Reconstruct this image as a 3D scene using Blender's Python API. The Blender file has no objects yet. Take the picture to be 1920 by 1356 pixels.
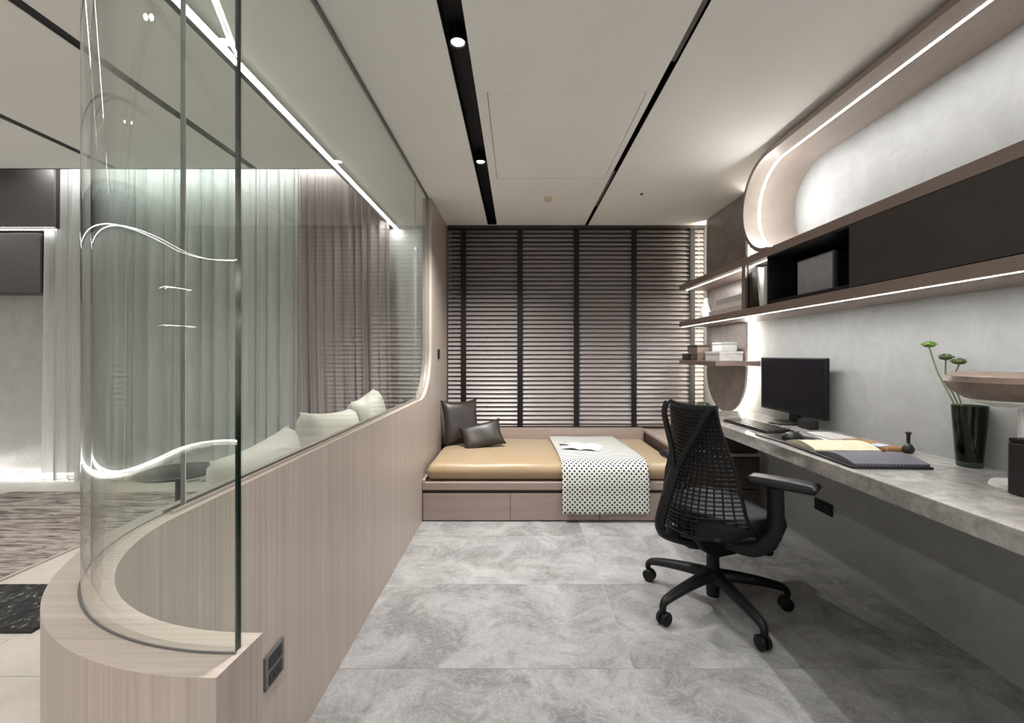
import bpy, bmesh, math, random
from mathutils import Vector, Matrix, Euler
random.seed(7)
PI = math.pi
scn = bpy.context.scene
COL = scn.collection

# ------------------------------------------------------------------ camera
FPX, PPX, PPY = 820.0, 970.0, 664.0          # focal length and vanishing point in 1920x1356 pixels
EYE = 1.18
cam_d = bpy.data.cameras.new('camera')
cam_d.sensor_fit = 'HORIZONTAL'; cam_d.sensor_width = 36.0
cam_d.lens = 36.0 * FPX / 1920.0
cam_d.shift_x = -(PPX - 960.0) / 1920.0
cam_d.shift_y = -(678.0 - PPY) / 1920.0
cam_d.clip_start = 0.02; cam_d.clip_end = 100
cam = bpy.data.objects.new('camera', cam_d)
cam.location = (0, 0, EYE); cam.rotation_euler = (PI / 2, 0, 0)
COL.objects.link(cam); scn.camera = cam

# ------------------------------------------------------------------ world, exposure, light levels
w = bpy.data.worlds.new('world'); scn.world = w; w.use_nodes = True
w.node_tree.nodes['Background'].inputs[0].default_value = (0.75, 0.8, 0.9, 1)
w.node_tree.nodes['Background'].inputs[1].default_value = 0.05
vs = scn.view_settings
vs.view_transform = 'Standard'; vs.look = 'None'; vs.exposure = 0.25; vs.gamma = 1.0
vs.use_curve_mapping = False
cy = scn.cycles
cy.max_bounces = 5; cy.diffuse_bounces = 4; cy.adaptive_threshold = 0.05; cy.glossy_bounces = 2; cy.transmission_bounces = 2
cy.transparent_max_bounces = 12; cy.caustics_reflective = False; cy.caustics_refractive = False
L_ARCH, L_SHELF, L_PANEL, L_CEIL, L_COVE, L_FLOOR = 108.0, 128.0, 95.0, 38.0, 46.0, 24.0
P_DOWN = 88.0; P_LIVING = 75.0
COL_LED = (1.0, 0.985, 0.97)
COL_WARM = (1.0, 0.93, 0.78)

# ------------------------------------------------------------------ material helpers
MATS = {}
def nodes_of(name):
    m = bpy.data.materials.new(name); m.use_nodes = True
    nt = m.node_tree
    return m, nt, nt.nodes, nt.links, nt.nodes['Principled BSDF']
def tex_coord(nt, kind='Object', scale=(1, 1, 1), rand=0.0):
    tc = nt.nodes.new('ShaderNodeTexCoord'); mp = nt.nodes.new('ShaderNodeMapping')
    mp.inputs['Scale'].default_value = scale
    nt.links.new(tc.outputs[kind], mp.inputs['Vector'])
    if rand:
        oi = nt.nodes.new('ShaderNodeObjectInfo'); mu = nt.nodes.new('ShaderNodeMath'); mu.operation = 'MULTIPLY'
        mu.inputs[1].default_value = rand
        nt.links.new(oi.outputs['Random'], mu.inputs[0])
        cx = nt.nodes.new('ShaderNodeCombineXYZ')
        for i in range(3): nt.links.new(mu.outputs[0], cx.inputs[i])
        nt.links.new(cx.outputs[0], mp.inputs['Location'])
    return mp.outputs[0]
def noise(nt, vec, scale, detail=4, rough=0.55, dist=0.0):
    n = nt.nodes.new('ShaderNodeTexNoise')
    n.inputs['Scale'].default_value = scale; n.inputs['Detail'].default_value = detail
    n.inputs['Roughness'].default_value = rough; n.inputs['Distortion'].default_value = dist
    nt.links.new(vec, n.inputs['Vector']); return n.outputs['Fac']
def ramp(nt, fac, stops):
    r = nt.nodes.new('ShaderNodeValToRGB'); cr = r.color_ramp
    while len(cr.elements) < len(stops): cr.elements.new(0.5)
    for e, (p, c) in zip(cr.elements, stops):
        e.position = p; e.color = (c[0], c[1], c[2], 1)
    nt.links.new(fac, r.inputs['Fac']); return r.outputs['Color']
def mixc(nt, fac, a, b, mode='MIX'):
    m = nt.nodes.new('ShaderNodeMix'); m.data_type = 'RGBA'; m.blend_type = mode
    for sock, v in ((m.inputs['Factor'], fac), (m.inputs[6], a), (m.inputs[7], b)):
        if isinstance(v, (int, float)): sock.default_value = v
        elif isinstance(v, tuple): sock.default_value = (v[0], v[1], v[2], 1)
        else: nt.links.new(v, sock)
    return m.outputs[2]
def bump(nt, b, fac, strength=0.1, dist=0.01):
    n = nt.nodes.new('ShaderNodeBump'); n.inputs['Strength'].default_value = strength
    n.inputs['Distance'].default_value = dist
    nt.links.new(fac, n.inputs['Height']); nt.links.new(n.outputs[0], b.inputs['Normal'])
def plain(name, c, rough=0.5, metal=0.0, spec=0.5, grain=0.06, gscale=60):
    m, nt, N, L, b = nodes_of(name)
    v = tex_coord(nt); f = noise(nt, v, gscale, 3)
    lo = tuple(x * (1 - grain) for x in c); hi = tuple(min(1, x * (1 + grain)) for x in c)
    L.new(ramp(nt, f, [(0.3, lo), (0.7, hi)]), b.inputs['Base Color'])
    b.inputs['Roughness'].default_value = rough; b.inputs['Metallic'].default_value = metal
    b.inputs['Specular IOR Level'].default_value = spec
    MATS[name] = m; return m
def wood(name, c1, c2, scale=(150, 150, 1.4), rough=0.42):
    m, nt, N, L, b = nodes_of(name)
    v = tex_coord(nt, scale=scale); f = noise(nt, v, 1.0, 5, 0.65, 0.3)
    v2 = tex_coord(nt, scale=tuple(s * 0.12 for s in scale)); f2 = noise(nt, v2, 1.0, 3, 0.5)
    col = ramp(nt, f, [(0.28, c1), (0.72, c2)])
    col = mixc(nt, 0.35, col, ramp(nt, f2, [(0.3, c1), (0.7, c2)]))
    L.new(col, b.inputs['Base Color'])
    b.inputs['Roughness'].default_value = rough
    bump(nt, b, f, 0.12, 0.002)
    MATS[name] = m; return m
def marble(name, dark, mid, light, scale=1.6, rough=0.2, vein=0.5, rand=37.0, brt=0.0):
    m, nt, N, L, b = nodes_of(name)
    v = tex_coord(nt, rand=rand)
    big = noise(nt, v, scale * 0.9, 6, 0.6, 0.5)
    med = noise(nt, v, scale * 3.2, 8, 0.68, 0.7)
    fine = noise(nt, v, scale * 9.0, 8, 0.7, 2.4)
    col = ramp(nt, big, [(0.30, mid), (0.5, tuple((a + b_) / 2 for a, b_ in zip(mid, light))), (0.66, light)])
    col = mixc(nt, 0.45, col, ramp(nt, med, [(0.30, dark), (0.46, mid), (0.60, light), (0.74, mid)]))
    ve = ramp(nt, fine, [(0.47, (0, 0, 0)), (0.5, (1, 1, 1)), (0.53, (0, 0, 0))])
    col = mixc(nt, mixc(nt, 1.0, ve, (vein, vein, vein), 'MULTIPLY'), col, tuple(min(1, x * 1.35) for x in light))
    ve2 = ramp(nt, med, [(0.40, (0, 0, 0)), (0.42, (1, 1, 1)), (0.428, (0, 0, 0))])
    col = mixc(nt, mixc(nt, 1.0, ve2, (vein * .7,) * 3, 'MULTIPLY'), col, dark)
    L.new(col, b.inputs['Base Color'])
    b.inputs['Roughness'].default_value = rough
    MATS[name] = m; return m
def led(name, strength, c=COL_LED):
    m = bpy.data.materials.new(name); m.use_nodes = True; nt = m.node_tree
    nt.nodes.clear()
    e = nt.nodes.new('ShaderNodeEmission'); o = nt.nodes.new('ShaderNodeOutputMaterial')
    e.inputs[0].default_value = (*c, 1); e.inputs[1].default_value = strength
    nt.links.new(e.outputs[0], o.inputs[0]); MATS[name] = m; return m
def glass(name, tint=(0.93, 0.965, 0.95), f0=0.045, rough=0.0):
    m = bpy.data.materials.new(name); m.use_nodes = True; nt = m.node_tree; nt.nodes.clear()
    o = nt.nodes.new('ShaderNodeOutputMaterial')
    t = nt.nodes.new('ShaderNodeBsdfTransparent'); t.inputs[0].default_value = (*tint, 1)
    g = nt.nodes.new('ShaderNodeBsdfGlossy'); g.inputs['Roughness'].default_value = rough
    lw = nt.nodes.new('ShaderNodeLayerWeight'); lw.inputs[0].default_value = 0.5
    p = nt.nodes.new('ShaderNodeMath'); p.operation = 'POWER'; p.inputs[1].default_value = 5.0
    nt.links.new(lw.outputs['Facing'], p.inputs[0])
    ma = nt.nodes.new('ShaderNodeMath'); ma.operation = 'MULTIPLY_ADD'
    ma.inputs[1].default_value = 1 - f0; ma.inputs[2].default_value = f0
    nt.links.new(p.outputs[0], ma.inputs[0])
    mx = nt.nodes.new('ShaderNodeMixShader')
    nt.links.new(ma.outputs[0], mx.inputs[0]); nt.links.new(t.outputs[0], mx.inputs[1]); nt.links.new(g.outputs[0], mx.inputs[2])
    nt.links.new(mx.outputs[0], o.inputs[0]); MATS[name] = m; return m
def sheer(name, c, transp=0.12, transl=0.5, stripe=None):
    m = bpy.data.materials.new(name); m.use_nodes = True; nt = m.node_tree; nt.nodes.clear()
    o = nt.nodes.new('ShaderNodeOutputMaterial')
    v = tex_coord(nt, scale=(90, 90, 2)); f = noise(nt, v, 1.0, 3)
    col = ramp(nt, f, [(0.3, tuple(x * 0.9 for x in c)), (0.7, c)])
    d = nt.nodes.new('ShaderNodeBsdfDiffuse'); tl = nt.nodes.new('ShaderNodeBsdfTranslucent'); tr = nt.nodes.new('ShaderNodeBsdfTransparent')
    nt.links.new(col, d.inputs[0]); nt.links.new(col, tl.inputs[0])
    a = nt.nodes.new('ShaderNodeMixShader'); a.inputs[0].default_value = transl
    b = nt.nodes.new('ShaderNodeMixShader'); b.inputs[0].default_value = transp
    nt.links.new(d.outputs[0], a.inputs[1]); nt.links.new(tl.outputs[0], a.inputs[2])
    nt.links.new(a.outputs[0], b.inputs[1]); nt.links.new(tr.outputs[0], b.inputs[2])
    nt.links.new(b.outputs[0], o.inputs[0]); MATS[name] = m; return m

# ------------------------------------------------------------------ materials
wood('oak', (0.30, 0.25, 0.215), (0.52, 0.45, 0.395))
wood('oak_across', (0.30, 0.25, 0.215), (0.52, 0.45, 0.395), scale=(2.5, 150, 150))
wood('oak_along', (0.30, 0.25, 0.215), (0.52, 0.45, 0.395), scale=(150, 1.8, 150))
wood('shelf_wood', (0.17, 0.125, 0.105), (0.27, 0.205, 0.175), scale=(150, 1.8, 150))
wood('arch_wood', (0.28, 0.235, 0.205), (0.38, 0.325, 0.285), scale=(150, 1.8, 150))
wood('bed_wood', (0.29, 0.225, 0.195), (0.40, 0.32, 0.28), scale=(3, 140, 140))
wood('dark_wood', (0.045, 0.028, 0.022), (0.075, 0.05, 0.04), scale=(150, 2, 150))
wood('warm_brown_wood', (0.085, 0.06, 0.045), (0.18, 0.13, 0.10), scale=(3, 60, 60), rough=0.35)
plain('ceiling_paint', (0.86, 0.845, 0.815), 0.9, spec=0.2, grain=0.015, gscale=3)
plain('wall_paint', (0.60, 0.60, 0.58), 0.85, spec=0.2, grain=0.03, gscale=4)
plain('pale_lit_paint', (0.80, 0.81, 0.79), 0.85, spec=0.2, grain=0.02, gscale=4)
plain('black_metal', (0.006, 0.006, 0.007), 0.5, spec=0.3)
plain('black_plastic', (0.005, 0.005, 0.0055), 0.5, spec=0.3)
plain('dark_plastic', (0.011, 0.011, 0.012), 0.42, spec=0.4)
plain('black_lacquer', (0.012, 0.011, 0.012), 0.35)
plain('cabinet_brown', (0.035, 0.027, 0.024), 0.45, grain=0.1, gscale=8)
plain('grey_metal', (0.16, 0.15, 0.15), 0.45, metal=0.4)
plain('white_matt', (0.78, 0.77, 0.74), 0.55)
plain('cream_plastic', (0.62, 0.55, 0.40), 0.5)
plain('leather_dark', (0.030, 0.024, 0.021), 0.42, grain=0.25, gscale=90)
plain('white_fabric', (0.66, 0.63, 0.57), 0.9, spec=0.1, gscale=140)
plain('sofa_fabric', (0.52, 0.48, 0.43), 0.95, spec=0.1, gscale=160)
plain('paper', (0.80, 0.74, 0.78), 0.7, grain=0.03)
plain('cream_paper', (0.62, 0.58, 0.42), 0.75, grain=0.12, gscale=40)
plain('grey_paper', (0.20, 0.20, 0.23), 0.7, grain=0.1, gscale=30)
plain('blue_white', (0.62, 0.68, 0.85), 0.5)
plain('orange_brown', (0.30, 0.15, 0.06), 0.5, grain=0.2, gscale=20)
plain('grey_card', (0.34, 0.34, 0.34), 0.6, grain=0.12, gscale=25)
plain('light_grey_card', (0.52, 0.51, 0.50), 0.6, grain=0.1, gscale=25)
plain('flower_green', (0.11, 0.21, 0.035), 0.6, grain=0.4, gscale=120)
plain('flower_dark', (0.06, 0.10, 0.03), 0.6, grain=0.4, gscale=120)
plain('stem_green', (0.085, 0.11, 0.045), 0.6)
plain('table_black', (0.02, 0.021, 0.022), 0.3)
plain('groove', (0.05, 0.045, 0.04), 0.8)
plain('grout', (0.42, 0.41, 0.40), 0.9)
plain('screen', (0.006, 0.005, 0.008), 0.25, spec=0.15)
plain('silver', (0.6, 0.6, 0.6), 0.25, metal=1.0)
marble('floor_marble', (0.075, 0.072, 0.07), (0.195, 0.191, 0.189), (0.43, 0.43, 0.432), 1.25, 0.2, 0.3)
marble('desk_stone', (0.11, 0.098, 0.09), (0.255, 0.238, 0.225), (0.49, 0.478, 0.46), 3.6, 0.09, 0.3)
marble('panel_stone', (0.10, 0.082, 0.075), (0.19, 0.16, 0.148), (0.30, 0.265, 0.25), 2.8, 0.3, 0.25)
marble('plaster_stone', (0.245, 0.25, 0.247), (0.295, 0.30, 0.297), (0.35, 0.356, 0.352), 2.0, 0.7, 0.08, rand=0)
marble('living_marble', (0.40, 0.40, 0.38), (0.52, 0.52, 0.50), (0.62, 0.62, 0.60), 1.2, 0.25, 0.2)
marble('living_tile', (0.50, 0.46, 0.40), (0.58, 0.54, 0.48), (0.66, 0.62, 0.56), 1.5, 0.15, 0.15)
led('led_arch', L_ARCH); led('led_shelf', L_SHELF); led('led_panel', L_PANEL, COL_WARM)
led('led_ceiling', L_CEIL, (1, 0.98, 0.96)); led('led_cove', L_COVE, (0.97, 1, 0.98)); led('led_floor', L_FLOOR, (1, 0.98, 0.95))
led('lamp_disc', 60.0, (1, 0.95, 0.88))
glass('glass', (0.955, 0.98, 0.968)); glass('glass_dark', (0.36, 0.42, 0.36), 0.04); glass('glass_bowl', (0.72, 0.80, 0.66), 0.06)
plain('glass_edge', (0.006, 0.016, 0.013), 0.15, spec=0.6)
sheer('sheer_white', (0.88, 0.90, 0.88), 0.08, 0.4)
sheer('drape_grey', (0.50, 0.44, 0.43), 0.0, 0.1)

def blind_material():
    m, nt, N, L, b = nodes_of('blind_slat')
    v = tex_coord(nt, scale=(3, 80, 80)); f = noise(nt, v, 1, 3)
    L.new(ramp(nt, f, [(0.3, (0.29, 0.26, 0.252)), (0.7, (0.355, 0.32, 0.31))]), b.inputs['Base Color'])
    b.inputs['Roughness'].default_value = 0.38; MATS['blind_slat'] = m
blind_material()
def satin():
    m, nt, N, L, b = nodes_of('satin')
    v = tex_coord(nt, scale=(8, 90, 90)); f = noise(nt, v, 1, 3)
    L.new(ramp(nt, f, [(0.3, (0.31, 0.225, 0.125)), (0.7, (0.37, 0.27, 0.155))]), b.inputs['Base Color'])
    b.inputs['Roughness'].default_value = 0.42; b.inputs['Sheen Weight'].default_value = 0.3
    MATS['satin'] = m
satin()
def dotted():
    m, nt, N, L, b = nodes_of('dotted_cloth')
    tc = N.new('ShaderNodeUVMap'); tc.uv_map = 'UVMap'
    mp = N.new('ShaderNodeMapping'); mp.inputs['Rotation'].default_value = (0, 0, PI / 4)
    mp.inputs['Scale'].default_value = (40, 40, 40); L.new(tc.outputs[0], mp.inputs[0])
    vo = N.new('ShaderNodeTexVoronoi'); vo.inputs['Randomness'].default_value = 0.0
    vo.inputs['Scale'].default_value = 1.0; vo.distance = 'CHEBYCHEV'
    L.new(mp.outputs[0], vo.inputs['Vector'])
    col = ramp(nt, vo.outputs['Distance'], [(0.24, (0.025, 0.03, 0.035)), (0.31, (0.66, 0.67, 0.62))])
    L.new(col, b.inputs['Base Color']); b.inputs['Roughness'].default_value = 0.9
    MATS['dotted_cloth'] = m
dotted()
def rug_mat(name, scale, stops):
    m, nt, N, L, b = nodes_of(name)
    v = tex_coord(nt, scale=scale); f = noise(nt, v, 1, 6, 0.7, 0.8)
    L.new(ramp(nt, f, stops), b.inputs['Base Color']); b.inputs['Roughness'].default_value = 0.95
    bump(nt, b, f, 0.6, 0.01); MATS[name] = m
rug_mat('rug_stripe', (4, 26, 4), [(0.36, (0.05, 0.042, 0.038)), (0.48, (0.26, 0.22, 0.20)), (0.58, (0.46, 0.42, 0.38)), (0.7, (0.16, 0.13, 0.12))])
rug_mat('rug_black', (40, 18, 40), [(0.42, (0.012, 0.012, 0.012)), (0.6, (0.05, 0.05, 0.05)), (0.66, (0.6, 0.6, 0.58))])
def page_mat():
    m, nt, N, L, b = nodes_of('printed_page')
    v = tex_coord(nt, scale=(1, 1, 1))
    wv = N.new('ShaderNodeTexWave'); wv.bands_direction = 'X'; wv.inputs['Scale'].default_value = 26
    L.new(v, wv.inputs['Vector'])
    L.new(ramp(nt, wv.outputs['Fac'], [(0.35, (0.07, 0.07, 0.085)), (0.65, (0.15, 0.15, 0.18))]), b.inputs['Base Color'])
    b.inputs['Roughness'].default_value = 0.6; MATS['printed_page'] = m
page_mat()

# ------------------------------------------------------------------ geometry helpers
def box(bm, x0, x1, y0, y1, z0, z1):
    vs_ = [bm.verts.new(p) for p in ((x0, y0, z0), (x1, y0, z0), (x1, y1, z0), (x0, y1, z0), (x0, y0, z1), (x1, y0, z1), (x1, y1, z1), (x0, y1, z1))]
    for f in ((0, 3, 2, 1), (4, 5, 6, 7), (0, 1, 5, 4), (1, 2, 6, 5), (2, 3, 7, 6), (3, 0, 4, 7)):
        bm.faces.new([vs_[i] for i in f])
    return vs_
def prism(bm, poly, axis, a, b):
    """extrude a 2D polygon along an axis: axis x -> (y,z), y -> (x,z), z -> (x,y)"""
    def P(p, t):
        return {'x': (t, p[0], p[1]), 'y': (p[0], t, p[1]), 'z': (p[0], p[1], t)}[axis]
    A = [bm.verts.new(P(p, a)) for p in poly]; B = [bm.verts.new(P(p, b)) for p in poly]
    n = len(poly)
    bm.faces.new(A); bm.faces.new(B[::-1])
    for i in range(n):
        j = (i + 1) % n
        bm.faces.new((A[i], B[i], B[j], A[j]))
def strip_solid(bm, inner, outer, axis, a, b, closed=False):
    """solid between two parallel open 2D paths, extruded along the axis; quads only"""
    def P(p, t):
        return {'x': (t, p[0], p[1]), 'y': (p[0], t, p[1]), 'z': (p[0], p[1], t)}[axis]
    r = [[bm.verts.new(P(p, t)) for p in path] for path in (inner, outer) for t in (a, b)]
    i0, i1, o0, o1 = r
    n = len(inner); fs = []
    for k in range(n - 1):
        fs.append(bm.faces.new((i0[k], i0[k + 1], i1[k + 1], i1[k])))
        fs.append(bm.faces.new((o0[k + 1], o0[k], o1[k], o1[k + 1])))
        bm.faces.new((i1[k], i1[k + 1], o1[k + 1], o1[k]))
        bm.faces.new((i0[k + 1], i0[k], o0[k], o0[k + 1]))
    e0 = bm.faces.new((i0[0], i1[0], o1[0], o0[0])); e1 = bm.faces.new((i1[-1], i0[-1], o0[-1], o1[-1]))
    return fs, (e0, e1)
def tube(bm, pts, rad, seg=8, cap=True, flat=1.0, up=Vector((0, 0, 1))):
    pts = [Vector(p) for p in pts]; n = len(pts)
    if not hasattr(rad, '__len__'): rad = [rad] * n
    rings = []; prev = None
    for i, p in enumerate(pts):
        t = (pts[min(i + 1, n - 1)] - pts[max(i - 1, 0)]).normalized()
        if prev is None:
            s = t.cross(up)
            if s.length < 1e-3: s = t.cross(Vector((0, 1, 0)))
            s.normalize()
        else:
            s = (prev - t * prev.dot(t)).normalized()
        prev = s; u = s.cross(t).normalized()
        rings.append([bm.verts.new(p + s * math.cos(2 * PI * k / seg) * rad[i] + u * math.sin(2 * PI * k / seg) * rad[i] * flat) for k in range(seg)])
    for a, b in zip(rings, rings[1:]):
        for k in range(seg):
            bm.faces.new((a[k], a[(k + 1) % seg], b[(k + 1) % seg], b[k]))
    if cap:
        bm.faces.new(rings[0][::-1]); bm.faces.new(rings[-1])
def lathe(bm, prof, seg=24, c=(0, 0, 0)):
    rings = []
    for r, z in prof:
        if r < 1e-5: rings.append([bm.verts.new((c[0], c[1], c[2] + z))])
        else: rings.append([bm.verts.new((c[0] + r * math.cos(2 * PI * k / seg), c[1] + r * math.sin(2 * PI * k / seg), c[2] + z)) for k in range(seg)])
    for a, b in zip(rings, rings[1:]):
        for k in range(seg):
            k2 = (k + 1) % seg
            if len(a) == 1 and len(b) == 1: continue
            if len(a) == 1: bm.faces.new((a[0], b[k2], b[k]))
            elif len(b) == 1: bm.faces.new((a[k], a[k2], b[0]))
            else: bm.faces.new((a[k], a[k2], b[k2], b[k]))
def catmull(pts, n=6):
    pts = [Vector(p) for p in pts]; P = [pts[0]] + pts + [pts[-1]]; out = []
    for i in range(1, len(P) - 2):
        for k in range(n):
            t = k / n; a, b, c, d = P[i - 1], P[i], P[i + 1], P[i + 2]
            out.append(0.5 * ((2 * b) + (c - a) * t + (2 * a - 5 * b + 4 * c - d) * t * t + (3 * b - a - 3 * c + d) * t ** 3))
    out.append(pts[-1]); return out
def mk(name, bm, mat, parent=None, smooth=False, bevel=0.0, seg=2, local=False, mats=None):
    bmesh.ops.recalc_face_normals(bm, faces=bm.faces)
    me = bpy.data.meshes.new(name); bm.to_mesh(me); bm.free()
    for mn in (mats or [mat]): me.materials.append(MATS[mn])
    o = bpy.data.objects.new(name, me); COL.objects.link(o)
    if smooth:
        for p in me.polygons: p.use_smooth = True
        if smooth != 'all':
            me.set_sharp_from_angle(angle=math.radians(40))
    if bevel:
        md = o.modifiers.new('bevel', 'BEVEL'); md.width = bevel; md.segments = seg
        md.limit_method = 'ANGLE'; md.angle_limit = math.radians(38)
    if parent is not None:
        o.parent = parent
        if not local: o.matrix_parent_inverse = parent_matrix(parent).inverted()
    return o
def parent_matrix(p):
    m = Matrix.LocRotScale(p.location, p.rotation_euler, p.scale)
    if p.parent is not None: m = parent_matrix(p.parent) @ p.matrix_parent_inverse @ m
    return m
def tag(o, label=None, cat=None, group=None, kind=None):
    if label: o['label'] = label
    if cat: o['category'] = cat
    if group: o['group'] = group
    if kind: o['kind'] = kind
    return o
def thing(name, label, cat, loc=(0, 0, 0), rotz=0.0, group=None):
    o = bpy.data.objects.new(name, None); COL.objects.link(o)
    o.empty_display_size = 0.05; o.location = loc; o.rotation_euler = (0, 0, rotz)
    return tag(o, label, cat, group)
def struct(name, bm, mat, label=None, **k):
    o = mk(name, bm, mat, **k); o['kind'] = 'structure'
    if label: o['label'] = label
    return o
def bx(name, x0, x1, y0, y1, z0, z1, mat, parent=None, bevel=0.0, local=False):
    bm = bmesh.new(); box(bm, x0, x1, y0, y1, z0, z1); return mk(name, bm, mat, parent, bevel=bevel, local=local)
def copy_to(src, parent, loc=None, rot=None):
    c = src.copy(); COL.objects.link(c); c.parent = parent
    if loc is not None: c.location = loc
    if rot is not None: c.rotation_euler = rot
    return c

# ------------------------------------------------------------------ key dimensions
ZC = 2.40                      # study ceiling
ZL = 2.82                      # living room ceiling
XR = 1.777                     # right wall
XI, XO, XG = -0.671, -0.741, -0.700   # partition: study face, living face, glass line
ARC = (-0.30, 0.873)           # centre of the partition's curved end
YB = 4.25                      # back wall
YN = -5.0                      # wall behind the camera
XLW = -5.6                     # far left wall of the living room
ZW = 0.86                      # low wall height
XF = -1.19                     # edge of the lowered study ceiling

# ------------------------------------------------------------------ floors
fb = bmesh.new(); box(fb, XO - 0.03, XR + 0.15, YN, YB + 0.1, -0.12, -0.0012)
floor = struct('floor', fb, 'grout', 'grey veined marble tile floor of the study')
def tile_range(a, b, first, step):
    e = [a]; k = first
    while k > a: k -= step
    while k < b:
        if k > a + 0.02: e.append(k)
        k += step
    e.append(b); return list(zip(e, e[1:]))
for x0, x1 in tile_range(XO, XR + 0.1, 0.435, 1.2):
    for y0, y1 in tile_range(YN, 3.3, 1.64, 0.6):
        bm = bmesh.new(); g = 0.0011
        box(bm, x0 + g, x1 - g, y0 + g, y1 - g, -0.001, 0.0)
        mk('tile', bm, 'floor_marble', floor)
fb = bmesh.new(); box(fb, XLW, XO - 0.03, YN, YB + 0.1, -0.12, -0.012)
floor_l = struct('floor_living', fb, 'groove', 'pale polished tile floor of the living room')
for x0, x1 in tile_range(XLW, XO, -2.1, 1.2):
    for y0, y1 in tile_range(YN, YB, 0.4, 1.2):
        bm = bmesh.new(); g = 0.0011
        box(bm, x0 + g, x1 - g, y0 + g, y1 - g, -0.012, 0.0)
        mk('tile', bm, 'living_tile', floor_l)

# ------------------------------------------------------------------ walls
def wallbox(name, x0, x1, y0, y1, z0, z1, mat, label=None):
    bm = bmesh.new(); box(bm, x0, x1, y0, y1, z0, z1); return struct(name, bm, mat, label)
wallbox('wall_right', XR, XR + 0.15, YN, YB + 0.1, 0, ZC + 0.1, 'plaster_stone', 'pale grey textured plaster wall above and below the desk')
wallbox('wall_back', XO, XR, YB, YB + 0.15, 0, ZC, 'wall_paint', 'back wall behind the blind')
wallbox('window_1', XI + 0.03, XR - 0.03, YB - 0.012, YB, 0.50, ZC - 0.03, 'black_lacquer', 'dark night window behind the blind')
wallbox('wall_back_pier', -1.25, XO, YB - 0.02, YB + 0.15, 0, ZC, 'pale_lit_paint', 'pale wall end, coloured lighter for the light wash, between the grey drape and the oak partition')  # lighter paint carries the light strip's wash on this wall strip
wallbox('wall_back_living', XLW, -1.25, YB, YB + 0.15, 0, ZL, 'living_marble', 'pale marble back wall of the living room')
wallbox('wall_left_living', XLW - 0.15, XLW, YN, YB + 0.1, 0, ZL, 'living_marble')
wallbox('wall_behind', XLW, XR, YN - 0.15, YN, 0, ZL, 'wall_paint')

# oak partition: straight part with a tall back end, plus a curved end
def arc(c, r, a0, a1, n):
    return [(c[0] + r * math.cos(a0 + (a1 - a0) * k / n), c[1] + r * math.sin(a0 + (a1 - a0) * k / n)) for k in range(n + 1)]
NA = 40
inner = arc(ARC, ARC[0] - XI, PI, 1.5 * PI, NA); outer = arc(ARC, ARC[0] - XO, PI, 1.5 * PI, NA)
inner.append((-0.292, inner[-1][1])); outer.append((-0.2975, outer[-1][1]))
RC = 0.36; YV = 3.42                        # rounded corner of the opening
prof = [(ARC[1], 0), (YB, 0), (YB, ZC), (YV, ZC)] + [(YV - RC + RC * math.cos(a), ZW + RC + RC * math.sin(a)) for a in [-(PI / 2) * k / 16 for k in range(17)]] + [(ARC[1], ZW)]
bm = bmesh.new()
prism(bm, prof, 'x', XO, XI)
strip_solid(bm, inner, outer, 'z', 0, ZW)
bmesh.ops.remove_doubles(bm, verts=bm.verts, dist=1e-5)
dead = [f for f in bm.faces if all(abs(v.co.y - ARC[1]) < 1e-5 for v in f.verts)]
bmesh.ops.delete(bm, geom=dead, context='FACES_ONLY')
bm.normal_update()
for f in bm.faces:
    if abs(f.normal.z) > 0.9: f.material_index = 1 if f.calc_center_median().y < 0.8 else 2
part = struct('wall_partition', bm, None, 'low oak veneer partition wall with curved end and tall back end', smooth=True, mats=['oak', 'oak_across', 'oak_along'])
# oak trim and grey shade line around the glass opening
def opening_path(off, y_near):
    r = RC - off
    return [(y_near, ZW + off)] + [(YV - RC + r * math.cos(a), ZW + RC + r * math.sin(a)) for a in [-(PI / 2) + (PI / 2) * k / 16 for k in range(17)]] + [(YV - off, ZC)]
bm = bmesh.new(); strip_solid(bm, opening_path(0.007, ARC[1]), opening_path(0.001, ARC[1]), 'x', XG + 0.008, XG + 0.012)
mk('bead_and_shade_line', bm, 'oak', part, smooth=True)
bm = bmesh.new(); strip_solid(bm, opening_path(0.007, ARC[1]), opening_path(0.001, ARC[1]), 'x', XG - 0.0075, XG - 0.0052)
strip_solid(bm, arc(ARC, ARC[0] - XG + 0.0052, PI, 1.5 * PI, 40), arc(ARC, ARC[0] - XG + 0.0075, PI, 1.5 * PI, 40), 'z', ZW + 0.0002, ZW + 0.0015)  # flat grey ring drawn for the dark shadow line at the curved glass foot
mk('bead_and_shade_line', bm, 'grey_metal', part, smooth=True)

# ------------------------------------------------------------------ ceilings
SL0, SL1, SR0, SR1 = -0.279, -0.193, 0.639, 0.669
PX0, PX1, PY0, PY1 = -0.142, 0.604, 2.037, 3.04
bm = bmesh.new(); T = 0.012
box(bm, XF, SL0, YN, YB, ZC, ZC + T)
box(bm, SR1, XR, YN, YB, ZC, ZC + T)
box(bm, SL1, PX0, YN, YB, ZC, ZC + T); box(bm, PX1, SR0, YN, YB, ZC, ZC + T)
box(bm, PX0, PX1, YN, PY0, ZC, ZC + T); box(bm, PX0, PX1, PY1, YB, ZC, ZC + T)
box(bm, SL0, SL1, 4.12, YB, ZC, ZC + T); box(bm, SR0, SR1, 4.14, YB, ZC, ZC + T)
ceil = struct('ceiling', bm, 'ceiling_paint', 'warm white flat ceiling of the study')
bm = bmesh.new(); g = 0.003
box(bm, PX0 + g, PX1 - g, PY0 + g, PY1 - g, ZC + 0.0005, ZC + 0.011); mk('access_panel', bm, 'ceiling_paint', ceil)
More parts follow.
